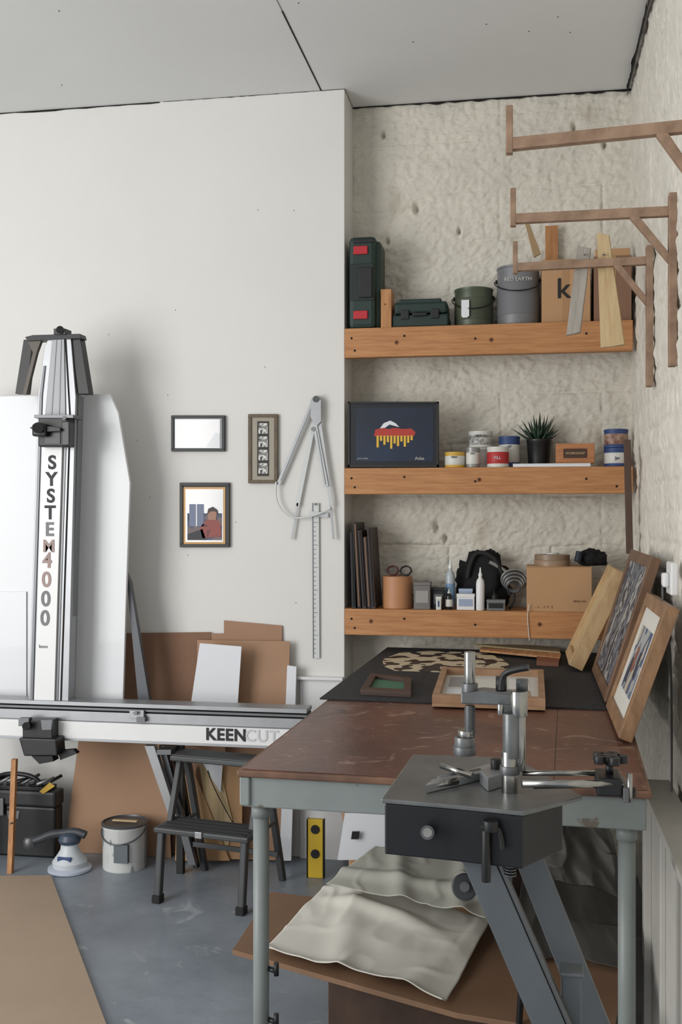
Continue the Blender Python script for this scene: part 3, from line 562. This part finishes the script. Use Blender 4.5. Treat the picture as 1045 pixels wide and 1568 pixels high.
def tray(name,p2,z,h,w,m,inner):
    g=G(name); P=[onz(x,y,z) for x,y in p2]; ce=sum(P,V())/4; Q=[p+(ce-p)*w for p in P]
    prism(g,'base',P,(0,0,h*.3),m)
    prism(g,'picture',[q+V((0,0,h*.3)) for q in Q],(0,0,h*.05),inner,0)
    for i in range(4):
        j=(i+1)%4; prism(g,'side_%d'%i,[P[i]+V((0,0,h*.3)),P[j]+V((0,0,h*.3)),Q[j]+V((0,0,h*.3)),Q[i]+V((0,0,h*.3))],(0,0,h*.7),m,.001)
    return g,Q
g,_=tray('small_green_picture_frame',[(552,1064),(630,1068),(630,1045),(568,1038)],MZ,.018,.3,M('dark_walnut',(70,50,42),.5),M('green_velvet',(72,112,88),.8)); g.done()
g,Q=tray('wide_picture_frame',[(662,1082),(836,1088),(833,1040),(677,1036)],MZ,.035,.12,M('maple_frame',(172,136,106),.5,scale=9,col2=(146,112,84)),M('tray_mount',(206,204,198),.6))
e1=(Q[1]-Q[0]); e2=(Q[3]-Q[0])
for i,(u,v,w_,h_) in enumerate(((.05,.08,.22,.35),(.05,.52,.22,.38),(.34,.1,.3,.75),(.72,.08,.22,.36),(.72,.52,.22,.38))):
    obox(g,'print_%d'%i,Q[0]+e1*u+e2*v+V((0,0,.0125)),e1*w_,e2*h_,V((0,0,.001)),[paper,M('pr_grey',(150,150,150),.5),offp,M('pr_tan',(176,150,128),.5),M('pr_white2',(230,230,228),.5)][i],0)
g.done()
g=G('timber_strips'); flat(g,'strip_1',[(728,990),(732,984),(858,995),(858,1002)],MZ,.01,palew); flat(g,'strip_2',[(735,998),(738,993),(860,1003),(858,1010)],MZ+.011,.008,woody); flat(g,'strip_3',[(822,1019),(823,1011),(858,1013),(856,1021)],MZ,.016,M('reddish_wood',(120,72,50),.6)); g.done()
def lean(name,b,t,L_,th,mat,face,mountm=None,deco=None):
    b=V(b);t=V(t); d=t-b; dy=V((0,L_,0)); nrm=V((d.z,0,-d.x)).normalized()*th
    g=G(name); k=min(.16,.038/d.length); ky=.038/L_
    def bar_(n,u0,u1,v0,v1,m,off=0,tt_=None):
        obox(g,n,b+d*u0+dy*v0-nrm*off,d*(u1-u0),dy*(v1-v0),nrm*(tt_ or 1),m,.002 if tt_ is None else 0)
    bar_('front_bar',0,1,0,ky,mat); bar_('rear_bar',0,1,1-ky,1,mat); bar_('bottom_bar',0,k,ky,1-ky,mat); bar_('top_bar',1-k,1,ky,1-ky,mat)
    bar_('panel',k,1-k,ky,1-ky,mountm or face,-.25,.5)
    if mountm: bar_('image',k+.14,1-k-.14,ky+.16,1-ky-.16,face,-.2,.1)
    if deco: deco(bar_)
    g.done()
marble=patches('marbled_print',[(36,40,48),(112,116,124),(66,72,84),(160,158,154),(50,54,62)],9,5)
ppl=patches('figure_print',[(54,64,86),(104,114,132),(160,162,160),(72,88,116),(180,170,150)],7,2)
tan=M('tan_frame',(154,120,88),.5,scale=6,stretch=(6,2,2),col2=(124,94,68)); brn=M('brown_frame_2',(122,92,70),.5,scale=6,col2=(92,68,50))
lean('leaning_canvas',(.150,4.02,MZ+.026),(.318,4.02,1.29),.36,.055,M('canvas_wood',(200,170,128),.6,scale=6,stretch=(6,2,2),col2=(180,148,106)),palew)
lean('leaning_picture_frame',(.232,3.33,MZ+.0125),(.372,3.33,1.365),.66,.03,brn,marble)
def deco(bar_):
    bar_('figure_1',.38,.58,.36,.44,M('fg_dark',(44,48,60),.5),-.18,.05); bar_('figure_2',.40,.60,.52,.60,M('fg_rust',(140,84,60),.5),-.18,.05); bar_('figure_3',.30,.5,.62,.68,M('fg_dark',(44,48,60),.5),-.18,.05)
lean('leaning_picture_frame',(.232,2.82,TZ+.0145),(.352,2.82,1.26),.46,.035,tan,ppl,M('mount_white',(208,206,198),.7),deco)
g=G('wood_offcut'); obox(g,'stick',(.385,4.3,1.335),(.025,0,0),(0,.03,0),(-.01,.0,.45),M('dark_stick',(84,64,54),.7)); g.done()
# ================= BRACKETS
def bracket(Y,zt,tilt,ylow,xw):
    g=G('timber_wall_bracket')
    box(g,'post',xw-.022,xw,Y-.02,Y+.02,ylow,zt+.03+tilt,brkw,.002)
    prism(g,'arm',[(-.035,Y-.012,zt-.036),(xw,Y-.012,zt-.036+tilt),(xw,Y-.012,zt+tilt-.008),(-.035,Y-.012,zt-.008)],(0,.024,0),brkw)
    box(g,'tip',-.052,-.035,Y-.012,Y+.012,zt-.045,zt+.07,brkw,.002)
    prism(g,'strut',[(.298,Y-.012,zt-.034+tilt*.7),(.325,Y-.012,zt-.034+tilt*.7),(xw-.022,Y-.012,zt-.145),(xw-.022,Y-.012,zt-.175)],(0,.024,0),brkw)
    g.done()
bracket(2.59,2.41,.02,1.95,.425); bracket(3.25,2.41,.0,1.93,.433); bracket(3.85,2.40,.005,1.94,.433)
def hung(name,x0t,x1t,yt,x0b,x1b,yb,Y,m):
    g=G(name); fp(g,'board',[(x0t,yt),(x1t,yt+4),(x1b,yb-4),(x0b,yb)],Y,.022,m,.001)
    fp(g,'batten',[((x0t+x1t)/2,yt+4),(x1t-1,yt+4),(x1b-1,yb-5),((x0b+x1b)/2,yb-2)],Y-.0115,.011,m)
    xc=(x0t+x1t)/2; cyl(g,'nail',at(xc,390,Y-.03),at(xc,390,Y+.02),.003,alud); g.done()
hung('hanging_grey_board',885,906,376,868,890,513,3.875,greyw)
hung('hanging_pine_board',915,934,356,921,958,532,3.875,palew)
g=G('wood_offcut'); fp(g,'stick',[(803,335),(808,334),(829,388),(818,394)],3.8635,.012,M('bracket_timber2',(150,125,92),.7)); g.done()
# ================= UNDER TABLE
g=G('chipboard_offcut'); P=[onz(356,1462,.27),onz(415,1372,.27),onz(960,1440,.27),onz(940,1600,.27),onz(700,1560,.27)]
prism(g,'board',P,(0,0,.014),M('hardboard',(128,98,74),.7,var=.15,scale=4)); g.done()
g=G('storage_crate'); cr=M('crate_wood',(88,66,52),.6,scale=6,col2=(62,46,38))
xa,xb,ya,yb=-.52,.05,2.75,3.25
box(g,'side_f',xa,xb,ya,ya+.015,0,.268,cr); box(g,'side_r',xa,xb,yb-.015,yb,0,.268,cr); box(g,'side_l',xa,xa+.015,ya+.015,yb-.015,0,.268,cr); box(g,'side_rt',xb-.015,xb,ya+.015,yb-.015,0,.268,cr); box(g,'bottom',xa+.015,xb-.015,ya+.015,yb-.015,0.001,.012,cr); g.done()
def ga(t,c0,w): return math.exp(-((t-c0)/w)**2)
g=G('packing_paper_sheet'); q=[onz(405,1452,.30),onz(678,1543,.30),onz(752,1400,.32),onz(498,1335,.34)]
def cp(u,v):
    p=q[0].lerp(q[1],u).lerp(q[3].lerp(q[2],u),v)
    e=math.sin(math.pi*min(1,u*1.1))
    p.z=.296+.012*ga(u+.25*v,.45,.09)+.014*ga(u-.2*v,.80,.08)*(1-v*.4)+.020*ga(v+.15*u,.78,.07)*e+.03*v*e+.006*nz(p.x*4,p.y*3,4,2)+.006*max(0,.2-abs(nz(p.x*5+1,p.y*4,14,2)))*3
    p.z+=.020*ga(v,0,.06)*(.4+u)
    p.y-=.010*math.sin(u*7)*(1-v); p.x+=.008*nz(v*3,u*2,8,1)
    p.z=max(p.z,.29); return p
grid(g,'sheet',cp,110,90,offp,True,.0015); g.done()
g=G('packing_paper_sheet'); q2=[onz(500,1352,.38),onz(745,1405,.38),onz(765,1300,.42),onz(575,1290,.42)]
gp=M('grey_paper',(178,178,168),.8)
def cp2(u,v):
    p=q2[0].lerp(q2[1],u).lerp(q2[3].lerp(q2[2],u),v); p.z=.378+.014*ga(u+.3*v,.5,.07)+.016*ga(u+.1*v,.85,.07)+.014*ga(v,.3,.09)+.03*v+.005*nz(p.x*5,p.y*4,14,2)+.02*max(0,.15-abs(nz(p.x*6,p.y*5,17,2)))
    return p
grid(g,'sheet',cp2,80,70,gp,True,.0015); g.done()
g=G('archive_boxes')
box(g,'box_1',-.60,-.15,3.55,4.1,0,.34,kraft); box(g,'box_2',-.58,.0,3.57,4.05,.342,.40,paper); box(g,'box_3',-.05,.28,3.52,4.2,0,.3,cr)
obox(g,'flyer',(-.63,3.50,.33),(.15,.03,0),(0,.004,0),(.02,.03,.15),paper,0); obox(g,'flyer_mark',(-.585,3.507,.40),(.025,.005,0),(0,.002,0),(.003,.005,.025),black,0)
obox(g,'card_slip',(-.60,3.54,.36),(.2,.0,0),(0,.004,0),(-.03,.02,.12),card,0)
box(g,'carton',-.52,-.36,3.72,3.95,.4005,.54,whitep); box(g,'carton_2',-.34,-.18,3.65,3.9,.4005,.50,M('grey_carton',(140,142,142),.6)); box(g,'dark_case',-.16,.1,3.62,3.9,.4005,.52,black,.006)
g.done()
def crush(name,x0,x1,y,z0,z1,m,seed,lean_=.12,amp=.06):
    g=G(name)
    def f(u,v):
        x=x0+(x1-x0)*u; z=z0+(z1-z0)*v
        k=abs(nz(x*4,z*3,seed,3))+.3*abs(nz(x*11+z*5,z*8,seed+3,2))
        return V((x+.03*nz(z*5,x*3,seed+7,2),y+lean_*v+amp*(k-.3)*2,z+ (0.05*nz(x*6,0,seed+1,2) if v>.5 else 0)*v))
    grid(g,'film',f,80,70,m,True,.001); g.done()
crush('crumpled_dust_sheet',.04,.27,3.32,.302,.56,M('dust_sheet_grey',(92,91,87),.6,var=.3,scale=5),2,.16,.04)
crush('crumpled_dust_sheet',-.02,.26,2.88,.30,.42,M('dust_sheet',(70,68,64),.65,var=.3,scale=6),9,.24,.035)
g=G('clamp_pliers'); tube(g,'rod',[(-.02,2.55,.285),(-.01,2.55,.45),(0,2.56,.52)],.008,blackm); box(g,'head',-.035,.0,2.54,2.57,.40,.45,alud); g.done()
# ================= UNDERPINNER (frame joining press)
g=G('frame_joining_press'); PZ=.99
steel=M('worn_steel_plate',(122,125,126),.36,.5,var=.3,scale=10); bk=M('press_black',(18,20,25),.4,var=.2,scale=12); bar_m=M('press_blue_grey',(98,104,110),.45,.2,var=.12,scale=8)
out=[(633,1155),(584,1223),(690,1232),(802,1243),(893,1219),(846,1192),(790,1160)]
P=[onz(x,y,PZ) for x,y in out]
prism(g,'top_plate',[p-V((0,0,.008)) for p in P],(0,0,.008),steel,.002)
ce=sum(P,V())/len(P)
Q=[p+(ce-p)*.03 for p in P]; Q[4]=Q[4]+V((-.03,0,0))
prism(g,'body',[q_-V((0,0,.100)) for q_ in Q],(0,0,.091),bk,.003)
yf=P[2].y
cyl(g,'bolt',at(655,1275,yf-.02),at(655,1275,yf+.02),.012,alud); cyl(g,'bolt_cap',at(655,1275,yf-.03),at(655,1275,yf-.02),.008,chrome)
Yc=1.95
def vc(n,x,y0,y1,r,m,Y=Yc,seg=28): 
    a=at(x,y0,Y); b_=at(x,y1,Y); b_.x=a.x; return cyl(g,n,a,b_,r,m,seg=seg,bev=.0008)
vc('column_base',781,1150,1226,.015,chrome); vc('column_mid',784,1092,1160,.016,steel); vc('column_slim',798,1092,1180,.009,chrome); vc('column_top',795,1058,1096,.016,chrome); vc('column_nut',781,1172,1185,.018,alud)
vc('rod_tip',767,1078,1094,.006,chrome)
Ya=1.97
prism(g,'arm',[at(706,1062,Ya),at(740,1058,Ya),at(806,1064,Ya),at(806,1082,Ya),at(706,1078,Ya)],(0,.045,0),steel,.003)
fp(g,'arm_side',[(768,1078),(806,1080),(806,1102),(790,1106),(770,1100)],Ya+.0,.04,steel,.003)
vc('press_rod_top',720,998,1058,.0105,chrome,Y=1.99); vc('press_collar',720,1046,1064,.015,alud,Y=1.99); vc('press_rod',720,1080,1128,.009,alud,Y=1.99)
for i in range(14): vc('thread_%d'%i,720,1082+i*3.2,1083.6+i*3.2,.0108,alud,Y=1.99,seg=16)
vc('press_nut',714,1118,1128,.015,chrome,Y=1.99); vc('press_pad',712,1128,1144,.019,steel,Y=1.99); vc('press_foot',712,1142,1155,.021,alud,Y=1.99)
tube(g,'lever',[at(768,1056,1.94),at(768,1038,1.94),at(780,1026,1.93),at(810,1022,1.92)],.006,black); cyl(g,'lever_hub',at(768,1058,1.95),at(768,1036,1.95),.010,black); cyl(g,'lever_hub_2',at(800,1058,1.97),at(800,1040,1.97),.011,alud)
Zp=PZ+.001
def pl(x,y,z): return onz(x,y,z)
flat(g,'fence_left',[(652,1215),(662,1205),(750,1180),(756,1190)],Zp,.014,alu); cyl(g,'fence_pin',pl(655,1205,Zp+.008),pl(700,1196,Zp+.008),.007,chrome)
cyl(g,'clamp_rod',pl(676,1172,Zp+.03),pl(724,1188,Zp+.02),.006,chrome); cyl(g,'clamp_rod_2',pl(672,1192,Zp+.012),pl(735,1180,Zp+.012),.005,alud)
flat(g,'v_block',[(735,1200),(765,1188),(768,1205),(748,1212)],Zp,.024,alu); vc('v_knob',760,1162,1185,.010,black,Y=2.02)
a=pl(800,1200,1.02);b_=V((.165,a.y+.03,1.02)); cyl(g,'slide_rod_1',a,b_,.007,chrome); cyl(g,'slide_rod_2',a+V((0,.06,.004)),b_+V((0,.06,.004)),.005,chrome); cyl(g,'slide_rod_3',a+V((.02,.03,-.012)),b_+V((-.03,.03,-.012)),.004,blackm)
bxm=b_; obox(g,'slide_block',bxm+V((-.045,-.01,-.022)),(.045,0,0),(0,.08,0),(0,0,.032),bk,.004); obox(g,'slide_stop',bxm+V((.0,-.015,-.03)),(.010,0,0),(0,.09,0),(0,0,.026),alud)
def star(n,p,r,h):
    cyl(g,n,p,p+V((0,0,h)),r*.6,black)
    for k in range(5):
        a=2*math.pi*k/5; cyl(g,n+'_lobe',p+V((r*.75*math.cos(a),r*.75*math.sin(a),0)),p+V((r*.75*math.cos(a),r*.75*math.sin(a),h)),r*.34,black,seg=14,bev=.001)
star('star_knob',bxm+V((-.02,.03,.030)),.030,.014); cyl(g,'star_stem',bxm+V((-.02,.03,.008)),bxm+V((-.02,.03,.031)),.007,black); star('star_knob_2',bxm+V((.01,.02,-.028)),.014,.018)
cyl(g,'side_pin',bxm+V((.012,-.005,-.03)),bxm+V((.012,-.005,.02)),.005,chrome)
vc('adjust_screw',745,1262,1350,.008,black,Y=yf-.015); vc('adjust_knob',752,1256,1272,.014,black,Y=yf-.02); tube(g,'t_handle',[at(738,1268,yf-.02),at(752,1262,yf-.02),at(768,1272,yf-.02),at(770,1300,yf-.02)],.005,black)
vc('spring_core',782,1300,1340,.008,blackm,Y=yf+.02)
for i in range(9): vc('coil_%d'%i,782,1302+i*4.5,1304.4+i*4.5,.011,alud,Y=yf+.02,seg=16)
cyl(g,'pivot_wheel',at(712,1358,yf+.10),at(712,1358,yf+.13),.024,M('wheel_grey',(52,55,58),.5),bev=.003); cyl(g,'pivot_hub',at(712,1358,yf+.095),at(712,1358,yf+.10),.009,alud)
def legp(n,x0,x1,yt,slope,Y,m):
    zt=at(x0,yt,Y).z; a=at(x0,yt,Y); L0=zt-.02
    A_=V((a.x,Y,zt)); ww=(at(x1,yt,Y).x-a.x)
    B_=V((a.x+slope*L0,Y,.02)); prism(g,n,[A_,A_+V((ww,0,0)),B_+V((ww,0,0)),B_],(0,.022,0),m,.002)
legp('leg_bar',694,746,1288,.44,yf+.02,bar_m); legp('leg_bar_2',778,824,1290,.40,yf+.14,bar_m); legp('leg_inner',746,754,1288,.44,yf+.022,alud)
box(g,'foot_plate',.0,.30,yf-.12,yf+.33,0,.02,bar_m,.003)
pp=at(888,1505,yf+.03); box(g,'pedal_post',pp.x-.03,pp.x+.005,yf+.05,yf+.09,.02,pp.z,bar_m,.003); box(g,'pedal_cap',pp.x-.034,pp.x+.009,yf+.046,yf+.094,pp.z,pp.z+.008,bar_m,.003)
pp=at(772,1500,yf+.05); cyl(g,'pedal_rod',(pp.x,yf+.08,.02),(pp.x,yf+.08,PZ-.45),.006,alud)
g.done()
# ================= LIGHT / CAMERA
def area(name,loc,tgt,sx_,sy_,pw_,col):
    l=bpy.data.lights.new(name,'AREA'); l.shape='RECTANGLE'; l.size=sx_; l.size_y=sy_; l.energy=pw_; l.color=col
    o=bpy.data.objects.new(name,l); o.location=loc; o.rotation_euler=(V(tgt)-V(loc)).to_track_quat('-Z','Y').to_euler(); bpy.context.scene.collection.objects.link(o)
area('doorway_daylight',(-3.8,.3,1.75),(-.8,4.5,1.6),2.4,2.7,150,(1.0,.99,.97))
w=bpy.data.worlds.new('world'); bpy.context.scene.world=w; w.use_nodes=True
w.node_tree.nodes['Background'].inputs[0].default_value=(.95,.97,1,1); w.node_tree.nodes['Background'].inputs[1].default_value=.68
cam=bpy.data.cameras.new('camera'); co=bpy.data.objects.new('camera',cam); bpy.context.scene.collection.objects.link(co)
co.location=(0,0,CH); co.rotation_euler=(math.pi/2,0,TH); cam.sensor_width=36; cam.lens=36*F/1568; cam.clip_start=.05
bpy.context.scene.camera=co
bpy.context.scene.view_settings.view_transform='Standard'
